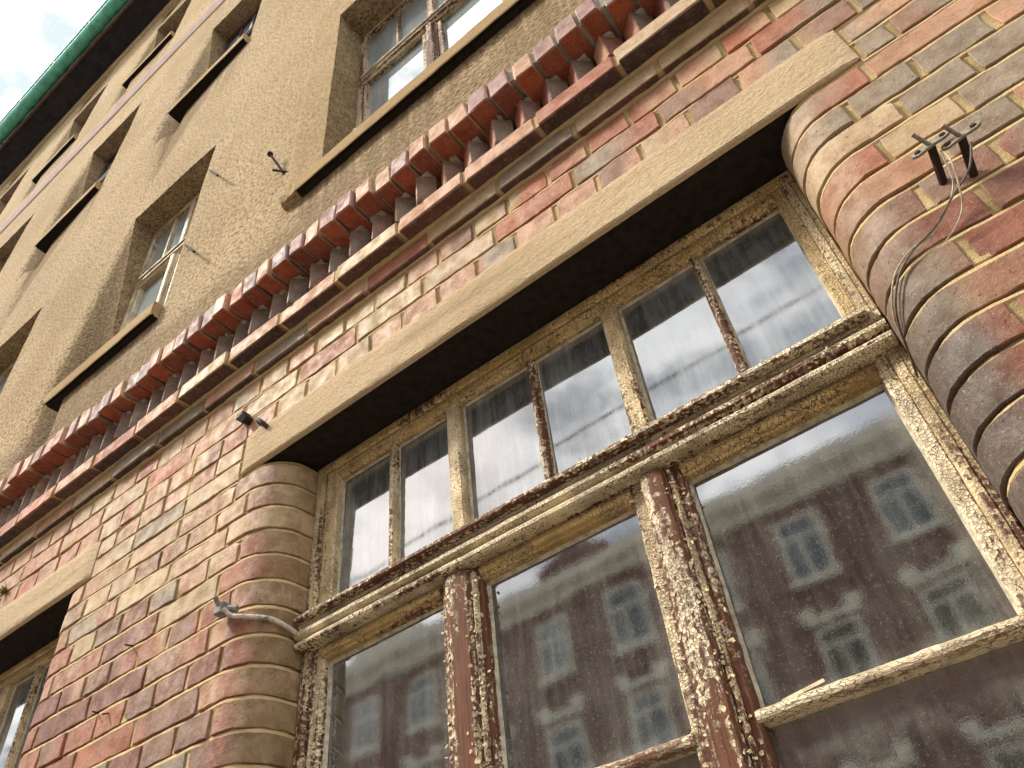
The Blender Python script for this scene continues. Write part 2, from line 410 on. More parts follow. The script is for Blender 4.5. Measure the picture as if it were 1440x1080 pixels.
RED = (.355, .128, .068); DRED = (.235, .085, .052); PINK = (.46, .250, .140); PURP = (.270, .145, .090)
GREY = (.285, .220, .145); SAND = (.47, .335, .175); ORNG = (.42, .150, .070); PALE = (.47, .33, .19); CHAR = (.088, .066, .050)
OLIVE = (.225, .160, .066)
def pick(tab):
    r = random.random()*sum(w for w, _ in tab)
    for w, c in tab:
        r -= w
        if r <= 0: return c
    return tab[-1][1]
def brick(mb, P, s0, s1, z0, z1, cola, colb, wash, mode, oy=0., nu=None):
    L = s1 - s0; nu = nu or max(4, int(L/.018)); nv = 4
    us = [0, .0006, .0020, .0046] + [.0046 + (L - .0092)*i/nu for i in range(1, nu)] + [L - .0046, L - .0020, L - .0006, L]
    H = z1 - z0
    vsx = [0, .0006, .0020, .0046] + [.0046 + (H - .0092)*i/nv for i in range(1, nv)] + [H - .0046, H - .0020, H - .0006, H]
    n, m = len(us), len(vsx)
    seed = Vector((random.uniform(-50, 50), random.uniform(-50, 50), random.uniform(-50, 50)))
    out0 = max(-.0012, random.gauss(.0003, .0013)) + oy; tilt = random.gauss(0, .0007); tilt2 = random.gauss(0, .0006)
    ch = random.random(); cps = random.choice((0, 1)); cpz = random.choice((0, 1)); csz = random.uniform(.008, .022)
    vs = []; cs = []; ax = []
    rsplit = random.uniform(.2, .8); rdir = random.choice((-1, 1)); rn = random.random()
    for i, u in enumerate(us):
        fu = u / L
        for j, w in enumerate(vsx):
            fv = w / H
            du = min(u, L - u); dv = min(w, H - w)
            if i in (0, n-1) or j in (0, m-1): o = -.016
            elif i in (1, n-2) or j in (1, m-2): o = -.0014
            elif i in (2, n-3) or j in (2, m-3): o = 0
            else: o = 0
            sj = u; zj = w
            nz = noise.noise_vector(seed + Vector((u*30, w*30, 0)))
            nz2 = noise.noise_vector(seed*1.3 + Vector((u*95, w*95, 3)))
            e = 1.0
            su = s0 + sj + (nz.x*.0028 + nz2.x*.0016)*e; zz = z0 + zj + (nz.y*.0026 + nz2.y*.0015)*e
            if o > -.016:
                o += nz.z*.0016 + nz2.z*.0007 + out0 + tilt*(fu-.5)*2 + tilt2*(fv-.5)*2
                if ch < .28:                                    # a chipped corner
                    q = ((u if cps == 0 else L-u)**2 + (w if cpz == 0 else H-w)**2)**.5
                    if q < csz: o -= (csz - q)*.55
            x, y, nx, ny = P.at(su)
            vs.append(Vector((x + nx*o, y + ny*o, zz)))
            g = noise.noise(seed + Vector((u*11, w*16, 7)))
            t = sst(-.25, .25, (fu - rsplit)*rdir + g*.35)
            c = lerp3(cola, colb, t)
            wl = wash
            if mode == 'pier_l':                                # left pier: olive weathered nose at the reveal
                up = sst(1.15, 1.40, zz); g2 = noise.noise(seed + Vector((u*40, w*9, 2)))
                k = sst(-1.578, -1.498, su + g*.05 + g2*.012 - .03*(rn-.5)); c = lerp3(c, lerp3(DRED, RED, rn), .8*sst(-1.63, -1.58, su + g2*.01)*(1-k)*(1-.6*up))
                c = lerp3(c, lerp3(OLIVE, lerp3(PURP, SAND, up), max(0, min(1, .25 + .5*up + .5*g + .3*g2))), .82*k)
                if g2 > .28: c = lerp3(c, CHAR, min(1, (g2 - .28)*2.2)*.5)
            elif mode == 'pier_r':                              # right pier: grey overburnt nose, redder face
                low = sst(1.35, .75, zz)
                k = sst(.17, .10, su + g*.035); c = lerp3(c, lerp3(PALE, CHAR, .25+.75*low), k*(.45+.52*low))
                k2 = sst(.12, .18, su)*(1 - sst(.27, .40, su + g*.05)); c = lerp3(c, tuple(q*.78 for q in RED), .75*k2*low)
            cs.append((*c, 1)); ax.append((wl + .12*g, rn, 0, 1))
    fs = [(i*m+j, (i+1)*m+j, (i+1)*m+j+1, i*m+j+1) for i in range(n-1) for j in range(m-1)]
    mb.add(vs, fs, 0, cs, ax)
J = .0054; JX = .0066
def joint_sheet(mb, P, s0, s1, zs, mi=1, step=.022):
    """the mortar: flush behind the bricks, weather-struck at each bed joint"""
    prof = [(zs[0] - .004, -.012)]
    for z in zs:
        prof += [(z - .0100, -.0048), (z - .0056, -.0014), (z + .0010, -.0026), (z + .0056, -.0075), (z + .0085, -.0050)]
    prof.sort()
    n = int((s1 - s0)/step) + 1; m = len(prof); vs = []
    for i in range(n + 1):
        t = s0 + (s1 - s0)*i/n
        x, y, nx, ny = P.at(t)
        for (z, o) in prof:
            w = noise.noise(Vector((t*38, z*60, 1.7))); w2 = noise.noise(Vector((t*9, z*14, 5.1)))
            q = o + w*.0015 + max(-.006, min(.0020, w2*.007))
            vs.append(Vector((x + nx*q, y + ny*q, z + w*.0008)))
    fs = [(i*m+j, (i+1)*m+j, (i+1)*m+j+1, i*m+j+1) for i in range(n) for j in range(m-1)]
    mb.add(vs, fs, mi)
def row(mb, P, joints, z0, z1, mode, tab):
    for a, b in zip(joints[:-1], joints[1:]):
        if b - a < .03: continue
        xm = (a + b)/2; zm = (z0 + z1)/2
        t = tab(xm, zm); c1 = pick(t); c2 = pick(t) if random.random() < .45 else lerp3(c1, tuple(x*.7 for x in c1), .5)
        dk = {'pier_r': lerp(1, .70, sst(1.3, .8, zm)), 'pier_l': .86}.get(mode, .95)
        c1 = tuple(q*dk for q in c1); c2 = tuple(q*dk for q in c2)
        wash = random.gauss(.0, .07)
        if mode == 'band': wash += .07 + .20*sst(-.4, -1.6, xm)
        if mode == 'pier_l': wash += .25*sst(1.0, 1.42, zm) + .11
        if mode == 'pier_r': wash += .07*sst(1.0, 1.35, zm)
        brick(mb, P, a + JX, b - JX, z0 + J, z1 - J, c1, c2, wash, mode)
def tab_band(x, z):
    k = sst(-.6, .2, x); l = sst(-.7, -1.6, x)
    return [(4, PINK), (1.4, RED), (.4, ORNG), (.3 + 2.6*k, GREY), (.8 + 2*l, PALE), (.5 + 2.5*l, SAND), (.6, PURP)]
def tab_l(x, z):
    up = sst(1.05, 1.42, z)
    return [(3.2, PURP), (2.3, RED), (1.6, DRED), (1.2 + 2*up, PINK), (.35, ORNG), (2.2*up, PALE), (1.6*up, SAND), (.5, GREY)]
def tab_r(x, z):
    up = sst(.95, 1.3, z)
    return [(1.0 + 1.7*up, PINK), (4.6*(1-up)+.7, RED), (3.0*(1-up)+.3, DRED), (1.0 + 2.4*up, GREY), (.8*up, SAND), (.8, PURP), (.7, PALE)]
PITCH = .0765; ZJ = [1.6555 - PITCH*k for k in range(43)]       # bed joints from lintel top downwards
ZB = [1.6555, 1.742, 1.829, 1.915]                              # three taller courses under the cornice
HD, ST = .1325, .2605
XL1, XR1 = -2.608, -1.490       # pier between the two windows
XR0 = .038                       # right reveal of the big window
pierL = Pier(XL1, XR1); pierR = Pier(XR0, None); pierFar = Pier(None, -4.155); band = Pier(None, None)
wall = MB()
def gen(start, direction, end, kind, jit=.004):
    out = [start]; p = start; i = 0
    while (p < end) if direction > 0 else (p > end):
        L = ST if kind == 'S' or (kind == 'M' and i % 3 == 1) else HD
        p += direction*(L + random.gauss(0, jit)); out.append(p); i += 1
    return out
for k in range(len(ZJ) - 1):
    z1, z0 = ZJ[k], ZJ[k+1]
    deep = z0 < -.45
    # left pier
    if k < 2:                                                    # beside the lintels
        js = sorted(gen(-1.670, -1, -2.43, 'H' if k == 0 else 'S')); js = [j for j in js if j > -2.40]; js = [-2.432] + js
    else:
        kind = 'S' if k % 2 == 0 else 'H'
        a = -1.681 if kind == 'S' else -1.612
        js = sorted(gen(a, -1, XL1 + .16, kind)); js = [j for j in js if j > XL1 + .12]
        js = [pierL.smin()] + js + [pierL.smax()]
    row(wall, pierL, js, z0, z1, 'pier_l', tab_l)
    # right pier
    if k < 2:
        js = gen(.262, 1, 1.75, 'S' if k == 0 else 'H')
        if k == 1: js = [.262, .335] + [j + .2 for j in js if j + .2 < 1.7]
    else:
        kind = 'S' if k == 2 else ('M' if k % 5 == 0 else 'H')
        a = .250 if k % 2 == 0 else .183
        js = [pierR.smin()] + gen(a, 1, 1.75, kind)
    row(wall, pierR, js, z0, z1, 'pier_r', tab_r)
    if k >= 2 and k % 1 == 0:
        js = sorted(gen(-4.30, -1, -5.4, 'H' if k % 2 else 'S')) + [pierFar.smax()]
        row(wall, pierFar, js, z0, z1, 'pier_l', tab_l)
for i in range(3):
    kind = 'HSH'[i]; js = sorted(gen(-.476 if i == 0 else (-.405 if i == 1 else -.474), -1, -5.4, kind))
    js += gen(js[-1], 1, 1.75, kind)[1:]
    row(wall, band, js, ZB[i], ZB[i+1], 'band', tab_band)
joint_sheet(wall, pierL, pierL.smin() - .02, pierL.smax() + .02, ZJ[2:])
joint_sheet(wall, Pier(None, None), -2.432, -1.668, ZJ[:3])
joint_sheet(wall, pierR, pierR.smin() - .02, 1.8, ZJ[2:])
joint_sheet(wall, Pier(None, None), .258, 1.8, ZJ[:3])
joint_sheet(wall, pierFar, -5.6, pierFar.smax() + .02, ZJ[2:])
joint_sheet(wall, band, -5.6, 1.8, ZB)
wall.build('brick_wall', [BRICK, MORTAR], BLD, attrs=True).data.set_sharp_from_angle(angle=R(38))

# ------------------------------------------------------------------ lintels
def lintel(x0, x1):
    mb = MB(); nx = int((x1-x0)/.03); zs = [1.5165, 1.519, 1.524] + [1.524 + .136*i/6 for i in range(1, 6)] + [1.660, 1.6655, 1.668]
    of = [.010, -.001, -.0045] + [-.005]*5 + [-.0045, -.001, .012]
    vs = []
    for i in range(nx+1):
        x = x0 + (x1-x0)*i/nx
        for z, o in zip(zs, of):
            n1 = noise.noise(Vector((x*7, z*9, 0))); n2 = noise.noise(Vector((x*40, z*40, 3)))
            if i in (0, nx): o += .006
            vs.append(Vector((x + n2*.001, o + n1*.0022 + n2*.0008, z + n1*.0014 + n2*.0008)))
    m = len(zs); fs = [(i*m+j, (i+1)*m+j, (i+1)*m+j+1, i*m+j+1) for i in range(nx) for j in range(m-1)]
    mb.add(vs, fs)
    for xe, sgn in ((x0, -1), (x1, 1)):
        e = [Vector((xe, y, z)) for y, z in ((-.001, 1.519), (.17, 1.519), (.17, 1.665), (-.001, 1.665))]
        mb.add(e, [(0, 1, 2, 3) if sgn < 0 else (3, 2, 1, 0)])
    o = mb.build('lintel', LINTEL, BLD)
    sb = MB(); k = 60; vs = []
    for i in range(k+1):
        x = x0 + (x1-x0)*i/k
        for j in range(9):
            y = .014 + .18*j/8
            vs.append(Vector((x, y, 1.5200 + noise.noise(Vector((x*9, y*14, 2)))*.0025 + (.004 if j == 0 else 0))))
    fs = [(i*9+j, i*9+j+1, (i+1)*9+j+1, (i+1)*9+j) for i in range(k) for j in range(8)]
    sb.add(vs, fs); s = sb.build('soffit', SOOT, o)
    return o
lintel(-1.668, .257)
lintel(-4.35, -2.435)

# ------------------------------------------------------------------ cornice
cor = MB()
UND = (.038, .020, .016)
CX0, CX1 = -5.4, 1.75
def course(yf, yb, z0, z1, pitch, start, tab, und):
    x = start
    while x < CX1:
        L = pitch + random.gauss(0, .004)
        c = pick(tab); c2 = lerp3(c, tuple(q*.75 for q in c), random.random())
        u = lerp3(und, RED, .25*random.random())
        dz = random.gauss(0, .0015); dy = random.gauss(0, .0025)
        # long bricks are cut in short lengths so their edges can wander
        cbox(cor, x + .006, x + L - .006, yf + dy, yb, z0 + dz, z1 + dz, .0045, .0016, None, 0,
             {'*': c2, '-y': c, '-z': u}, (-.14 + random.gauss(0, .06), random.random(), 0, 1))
        x += L
TB = [(3, PINK), (1.3, RED), (.7, ORNG), (1.0, GREY), (1.0, PALE), (.3, SAND)]
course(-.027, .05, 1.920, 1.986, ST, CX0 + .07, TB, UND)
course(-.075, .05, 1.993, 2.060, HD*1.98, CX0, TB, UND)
def mort(x0, x1, y0, y1, z0, z1, n, mi=1, amp=.003):
    """a lumpy mortar slab"""
    prof = [(y0, z0), (y0, (z0+z1)/2), (y0, z1), (y1, z1), (y1, z0)]
    mb2 = MB(); beam(mb2, 'x', x0, x1, prof, n, amp, mi, 34)
    cor.add(mb2.v, mb2.f, mi)
mort(CX0, CX1, -.0205, .05, 1.928, 1.9845, .02, 1, .0018)
mort(CX0, CX1, -.007, .05, 1.909, 1.920, .02, 1, .0035)
mort(CX0, CX1, -.068, .05, 2.001, 2.058, .02, 1, .002)
mort(CX0, CX1, -.034, .05, 1.984, 1.992, .02, 1, .003)
mort(CX0, CX1, -.066, .05, 2.057, 2.064, .02, 1, .003)
x = CX0
TT = [(2.4, (.21, .155, .115)), (1.0, (.24, .14, .10)), (1.4, (.17, .125, .095)), (.4, DRED)]  # mortar-stained browns, darkened to carry the deep shade of the tooth row
while x < CX1:                                                   # dogtooth: square bricks set on the diagonal
    a = R(45 + random.gauss(0, 3.5)); cy = -.033 + random.gauss(0, .003)
    M = mathutils.Matrix.Translation((x, cy, 0)) @ mathutils.Matrix.Rotation(a, 4, 'Z')
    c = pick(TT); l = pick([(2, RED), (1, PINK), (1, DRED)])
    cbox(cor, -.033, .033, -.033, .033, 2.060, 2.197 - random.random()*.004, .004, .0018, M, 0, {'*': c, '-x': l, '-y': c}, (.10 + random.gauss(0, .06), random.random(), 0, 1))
    # mortar bedding left on top of and beside the tooth
    for q in range(2):
        w = random.uniform(.012, .022)
        cbox(cor, x + random.uniform(-.03, .02), x + random.uniform(.022, .04), cy - .034 + q*.02, cy + .03, 2.186, 2.2025, .004, .004, None, 2)
    x += .0965 + random.gauss(0, .002)
mort(CX0, CX1, .022, .06, 2.06, 2.2, .03, 2, .004)
x = CX0
TR_ = [(2, (.30, .165, .135)), (2, PINK), (1.4, (.24, .155, .135)), (.8, RED), (.35, ORNG)]
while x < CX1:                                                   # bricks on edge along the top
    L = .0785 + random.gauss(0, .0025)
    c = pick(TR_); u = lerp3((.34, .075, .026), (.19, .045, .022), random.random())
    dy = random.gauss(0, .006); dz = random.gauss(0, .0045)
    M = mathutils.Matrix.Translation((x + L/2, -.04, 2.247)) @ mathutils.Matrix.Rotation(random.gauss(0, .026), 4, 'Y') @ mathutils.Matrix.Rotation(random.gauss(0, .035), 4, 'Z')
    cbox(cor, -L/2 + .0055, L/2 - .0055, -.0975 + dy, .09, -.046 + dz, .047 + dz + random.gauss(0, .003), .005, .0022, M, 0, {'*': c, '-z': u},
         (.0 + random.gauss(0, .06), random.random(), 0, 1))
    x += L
mort(CX0, CX1, -.124, .05, 2.219, 2.286, .015, 2, .005)
cor.build('cornice', [BRICK, MORTAR, MORTAR_OLD], BLD, smooth=False, attrs=True)

# ------------------------------------------------------------------ upper roughcast wall
COLS = [(-3.335, -2.530), (-5.205, -4.400), (-7.075, -6.270), (-8.945, -8.140)]
SB = [2.925, 6.030, 9.140]; SH = .096; LT = [4.515, 7.560, 10.62]
BIG = (-1.443, .010, SB[0] + SH - .01, 4.607)
holes = [BIG]
for (a, b) in COLS:
    for k in range(3): holes.append((a, b, SB[k] + SH - .01, LT[k]))
def facet(x, z):
    y = 0
    for (xl, xr) in COLS:
        for k in range(3):
            zs = SB[k] + SH - .02
            if zs - .35 <= z <= LT[k]:
                f = (LT[k] - z)/(LT[k] - zs)
                f = min(f, 1.0); xa = xl - .31*f**.8 - .001
                if xa < x <= xl + .001: y = max(y, .18*f*sst(-.15, 1.1, (x - xa)/(xl - xa)))
            zt = (6.03, 8.24, 11.3)[k]; dp = (.05, .0, .05)[k]
            if LT[k] <= z <= zt + .03:
                g = (z - LT[k])/(zt - LT[k]); xab = xl + (xr - xl)*g; xc = xl - .17*g - .001
                if xc < x < xab: y = max(y, dp*g*((xab - x)/(xab - xc))*sst(0, .10, (x - xc)/(xab - xc)))
    return y
def ypos(x, z):
    e = noise.noise(Vector((x*2.2, z*2.2, 0)))*.004 + noise.noise(Vector((x*9, z*9, 4)))*.002
    y = facet(x, z)
    if z < 5.0: y -= .024*sst(2.99, 3.04, z)*(1 - sst(4.94, 4.98, z))*sst(-1.70, -1.645, x + .006*noise.noise(Vector((0, z*6, 0))))
    return y + e
def lines(a, b, step, extra):
    n = int((b-a)/step); L = [a + (b-a)*i/n for i in range(n+1)] + extra; L.sort()
    out = [L[0]]
    for q in L[1:]:
        if q in extra:
            if q - out[-1] < step*.4 and out[-1] not in extra: out[-1] = q
            elif q - out[-1] > 1e-6: out.append(q)
        elif q - out[-1] > step*.4: out.append(q)
    return out
xs = lines(-11, 1.8, .035, sorted({h[0] for h in holes} | {h[1] for h in holes} | {-1.70, -1.686, -1.672, -1.658, -1.645}))
zs = lines(2.20, 11.6, .04, sorted({h[2] for h in holes} | {h[3] for h in holes}))
st = MB(); nx, nz = len(xs), len(zs)
vs = [Vector((x, ypos(x, z), z)) for x in xs for z in zs]
def stain(x, z):                                                # run-off below the sills and under the eave
    r = 0
    for (a, b, zz0, k_) in [(BIG[0]-.15, BIG[1], SB[0], .8)] + [(a-.1, b, SB[k], .75) for a, b in COLS for k in range(3)]:
        if a < x < b and z < zz0 + .02: r = max(r, k_*(1 - sst(0, .75, zz0 - z)))
    return r
fs = []
def inhole(x, z): return any(h[0] < x < h[1] and h[2] < z < h[3] for h in holes)
for i in range(nx-1):
    for j in range(nz-1):
        if not inhole((xs[i]+xs[i+1])/2, (zs[j]+zs[j+1])/2):
            fs.append((i*nz+j, (i+1)*nz+j, (i+1)*nz+j+1, i*nz+j+1))
st.add(vs, fs, 0, None, [(stain(p.x, p.z), sst(.002, .030, facet(p.x, p.z)), 0, 1) for p in vs])
for q, f in enumerate(fs):
    cx = sum(vs[i].x for i in f)/4; cz = sum(vs[i].z for i in f)/4
    if cx > -1.655 and 3.0 < cz < 4.93: st.mi[q] = 1
YF = .165
for h in holes:                                                 # reveals of the openings
    zz = [z for z in zs if h[2] - 1e-6 <= z <= h[3] + 1e-6]; xx = [x for x in xs if h[0] - 1e-6 <= x <= h[1] + 1e-6]
    for xe, flip in ((h[0], 0), (h[1], 1)):
        v2 = []
        for z in zz:
            y0 = ypos(xe, z)
            for q in range(5): v2.append(Vector((xe, lerp(y0, YF, q/4), z)))
        f2 = [(i*5+j, i*5+j+1, (i+1)*5+j+1, (i+1)*5+j) for i in range(len(zz)-1) for j in range(4)]
        st.add(v2, [tuple(reversed(f)) for f in f2] if flip else f2)
    for ze, flip in ((h[2], 1), (h[3], 0)):
        v2 = []
        for x in xx:
            y0 = ypos(x, ze)
            for q in range(5): v2.append(Vector((x, lerp(y0, YF, q/4), ze)))
        f2 = [(i*5+j, i*5+j+1, (i+1)*5+j+1, (i+1)*5+j) for i in range(len(xx)-1) for j in range(4)]
        st.add(v2, [tuple(reversed(f)) for f in f2] if flip else f2)
sw = st.build('roughcast_wall', [STUCCO, SMOOTH, ROUGH], BLD, smooth=True, attrs=True)
try:
    md = None
    me = sw.data; me.polygons.foreach_set('use_smooth', [True]*len(me.polygons))
    me.set_sharp_from_angle(angle=R(40))
except Exception as ex: print(ex)
# brick string course between second and third storey
sb = MB(); prof = [(-.002, 8.235), (-.016, 8.25)]
for i in range(3): prof += [(-.018, 8.25 + .09*i + .01), (-.018, 8.25 + .09*i + .078), (-.008, 8.25 + .09*i + .082), (-.008, 8.25 + .09*i + .092)]
prof += [(-.004, 8.54), (.05, 8.54), (.05, 8.235)]
beam(sb, 'x', -11, 1.8, prof, .08, .001, 0, 8)
BAND_M, _nt = new_mat('purple brick band'); _g = G(_nt)
_sp = _g.n('ShaderNodeSeparateXYZ'); _g.set(_sp.inputs[0], _g.coords())
_fz = _g.math('FRACT', _g.math('MULTIPLY', _g.math('ADD', _sp.outputs[2], -8.25), 11.111))
_ln = _g.math('MAXIMUM', _g.ramp(_fz, .86, .92), _g.ramp(_fz, .05, .0))
_nn = _g.noise(_g.coords((6, 6, 20)), 1.0, 4, .6)
_bc = _g.mix(_g.ramp(_nn, .35, .65), (.40, .275, .225), (.28, .185, .165))
_g.out(_g.mix(_ln, _bc, (.58, .46, .34)), .85, _g.bump(_g.noise(_g.coords(), 80, 4), .01, 1), .2)
sb.build('string_course', BAND_M, BLD)
# eave: boarded soffit, fascia, gutter
ev = MB(); beam(ev, 'x', -30, 1.8, [(-.335, 11.56), (.05, 11.55), (.05, 11.60), (-.335, 11.61)], .4, .006, 0, 3)
for k in range(1, 4): beam(ev, 'x', -30, 1.8, [(-.335 + .085*k - .004, 11.552), (-.335 + .085*k + .004, 11.552), (-.335 + .085*k + .004, 11.575), (-.335 + .085*k - .004, 11.575)], 1.0)
eo = ev.build('eave_soffit', EAVE, BLD)
fb = MB(); beam(fb, 'x', -30, 1.8, [(-.362, 11.50), (-.335, 11.50), (-.335, 11.75), (-.362, 11.75)], .3, .003, 0, 5); fb.build('fascia_board', FASCIA, BLD)
fr_ = MB(); beam(fr_, 'x', -30, 1.8, [(-.03, 11.30), (.03, 11.27), (.03, 11.56), (-.03, 11.56)], .3, .004, 0, 5); fr_.build('frieze_board', SMOOTH, BLD)
gm = MB(); GC = (-.455, 11.66, .092)
pr = [(GC[0] + GC[2]*math.cos(t), GC[1] + GC[2]*math.sin(t)) for t in [math.pi + math.pi*i/14 for i in range(15)]]
pr2 = [(GC[0] + (GC[2]-.004)*math.cos(t), GC[1] + (GC[2]-.004)*math.sin(t)) for t in [2*math.pi - math.pi*i/14 for i in range(15)]]
beam(gm, 'x', -30, 1.8, pr + pr2, .5)
tube(gm, [(-30, GC[0] - GC[2], GC[1] + .004), (1.8, GC[0] - GC[2], GC[1] + .004)], .016, 10)
go = gm.build('gutter', GREEN, BLD)
for i in range(34):
    xk = -.3 - .86*i; km = MB()
    o_ = [(GC[0] + (GC[2]+.0035)*math.cos(t), GC[1] + (GC[2]+.0035)*math.sin(t)) for t in [math.pi + math.pi*q/14 for q in range(15)]]
    beam(km, 'x', xk, xk + .035, o_ + pr2, .05); km.build('gutter_joint', GREEN, go)
rf = MB(); beam(rf, 'x', -30, 1.8, [(-.37, 11.74), (-.37, 11.78), (4, 14.2), (4, 14.16)], 3); rf.build('roof', mat_plain('roof tiles', (.20, .08, .05), .8), BLD)
# solid body behind the facade
bd = MB(); cbox(bd, -11, 1.8, .62, 6, GROUND, 11.5, .01); bd.build('building_core', mat_plain('dark interior', (.03, .028, .025), .95), BLD)

# ------------------------------------------------------------------ windows of the upper storeys
def pane(x0, x1, z0, z1, y, mat, parent, tx=0., tz=0.):
    w, h = x1 - x0, z1 - z0
    me = bpy.data.meshes.new('pane'); n = 6; vs = []; fs = []
    for i in range(n+1):
        for j in range(n+1): vs.append((-w/2 + w*i/n, 0, -h/2 + h*j/n))
    for i in range(n):
        for j in range(n): fs.append((i*(n+1)+j, (i+1)*(n+1)+j, (i+1)*(n+1)+j+1, i*(n+1)+j+1))
    b = len(vs)
    for (u, v_) in ((-w/2, -h/2), (w/2, -h/2), (w/2, h/2), (-w/2, h/2)): vs.append((u, .004, v_))
    fs.append((b+3, b+2, b+1, b))
    me.from_pydata(vs, [], fs); me.materials.append(mat)
    o = bpy.data.objects.new('pane', me); COL.objects.link(o)
    o.location = ((x0+x1)/2, y, (z0+z1)/2); o.rotation_euler = (R(tx), 0, R(tz))
    attach(o, parent); return o
def upper_window(x0, x1, z0, z1, lights, matx, matz, glass, label=None, sill=True, sl=.10):
    y = .140; fw = .036
    f = MB()
    ring(f, x0, x1, z0, z1, [(0, .2), (0, y + .004), (.004, y), (fw - .004, y), (fw, y + .004), (fw, .2)], .04, .001, 40, (0, 1, 0, 1))
    w = f.build('window', [matx, matz], BLD, smooth=False)
    zt = z0 + (z1 - z0)*.60
    t = MB(); beam(t, 'x', x0 + fw, x1 - fw, [(y-.014, zt+.052), (y-.022, zt+.046), (y-.022, zt+.036), (y-.006, zt+.033), (y-.006, zt+.024), (y-.014, zt+.019), (y-.014, zt+.009), (y+.0, zt+.004), (y+.0, zt-.012), (.2, zt-.012), (.2, zt+.06), (y, zt+.058)], .05, .0012)
    t.build('transom', matx, w, smooth=False)
    lw = (x1 - x0 - 2*fw)/lights
    for i in range(lights):
        a = x0 + fw + lw*i; b = a + lw
        if i: 
            m = MB(); beam(m, 'z', z0 + fw, zt - .012, [(a - .035, .2), (a - .035, y + .004), (a - .018, y + .003), (a - .018, y - .010), (a - .013, y - .014), (a + .013, y - .014), (a + .018, y - .010), (a + .018, y + .003), (a + .035, y + .004), (a + .035, .2)], .03, .0012, 0, 40)
            m.build('mullion', P_MULL if matz is P_STILE else matz, w, smooth=False)
            m = MB(); cbox(m, a - .02, a + .02, y + .006, .2, zt + .06, z1 - fw, .004); m.build('glazing_bar', matz, w, smooth=False)
        g0 = .028
        s = MB(); cbox(s, a + (.035 if i else 0), a + g0 + (.035 if i else 0), y + .008, .2, z0 + fw, zt - .012, .004); s.build('sash_stile', matz, w, smooth=False)
        s = MB(); cbox(s, b - g0 - (.035 if i < lights-1 else 0), b - (.035 if i < lights-1 else 0), y + .008, .2, z0 + fw, zt - .012, .004)
        s.build('sash_stile', matz, w, smooth=False)
        mdl = (a + b)/2
        m = MB(); cbox(m, mdl - .010, mdl + .010, y + .010, .2, zt + .06, z1 - fw, .004); m.build('glazing_bar', matz, w, smooth=False)
        yp = .168
        pane(a, b, z0 + .05, zt, yp, glass, w, random.gauss(0, .5), random.gauss(0, .6))
        pane(a, mdl, zt, z1 - fw, yp, glass, w, random.gauss(0, .5), random.gauss(0, .6)); pane(mdl, b, zt, z1 - fw, yp, glass, w, random.gauss(0, .5), random.gauss(0, .6))
    if sill:
        s = MB(); zb = z0 + .01 - SH; n = int((x1 - x0 + sl)/.06)
        xa = x0 - sl; xb = x1 - .02
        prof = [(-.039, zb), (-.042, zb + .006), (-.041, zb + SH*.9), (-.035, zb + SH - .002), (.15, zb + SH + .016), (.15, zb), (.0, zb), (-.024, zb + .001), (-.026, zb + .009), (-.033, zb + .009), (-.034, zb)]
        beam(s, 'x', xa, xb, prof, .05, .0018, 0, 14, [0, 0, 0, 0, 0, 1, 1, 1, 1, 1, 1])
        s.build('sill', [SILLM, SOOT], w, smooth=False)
    if label: w['label'] = label
    return w
upper_window(BIG[0], BIG[1], BIG[2], BIG[3], 3, P_TRAN, P_STILE, GL_FAR, sl=.13)
for ci, (a, b) in enumerate(COLS):
    for k in range(3):
        z0 = SB[k] + SH - .01
        if k == 0: upper_window(a, b, z0, LT[k], 2, P_PALEX, P_PALE, GL_FAR)
        else: upper_window(a, b, z0, LT[k], 2, P_MAROON, P_MAROON, GL_FAR, sl=.11)

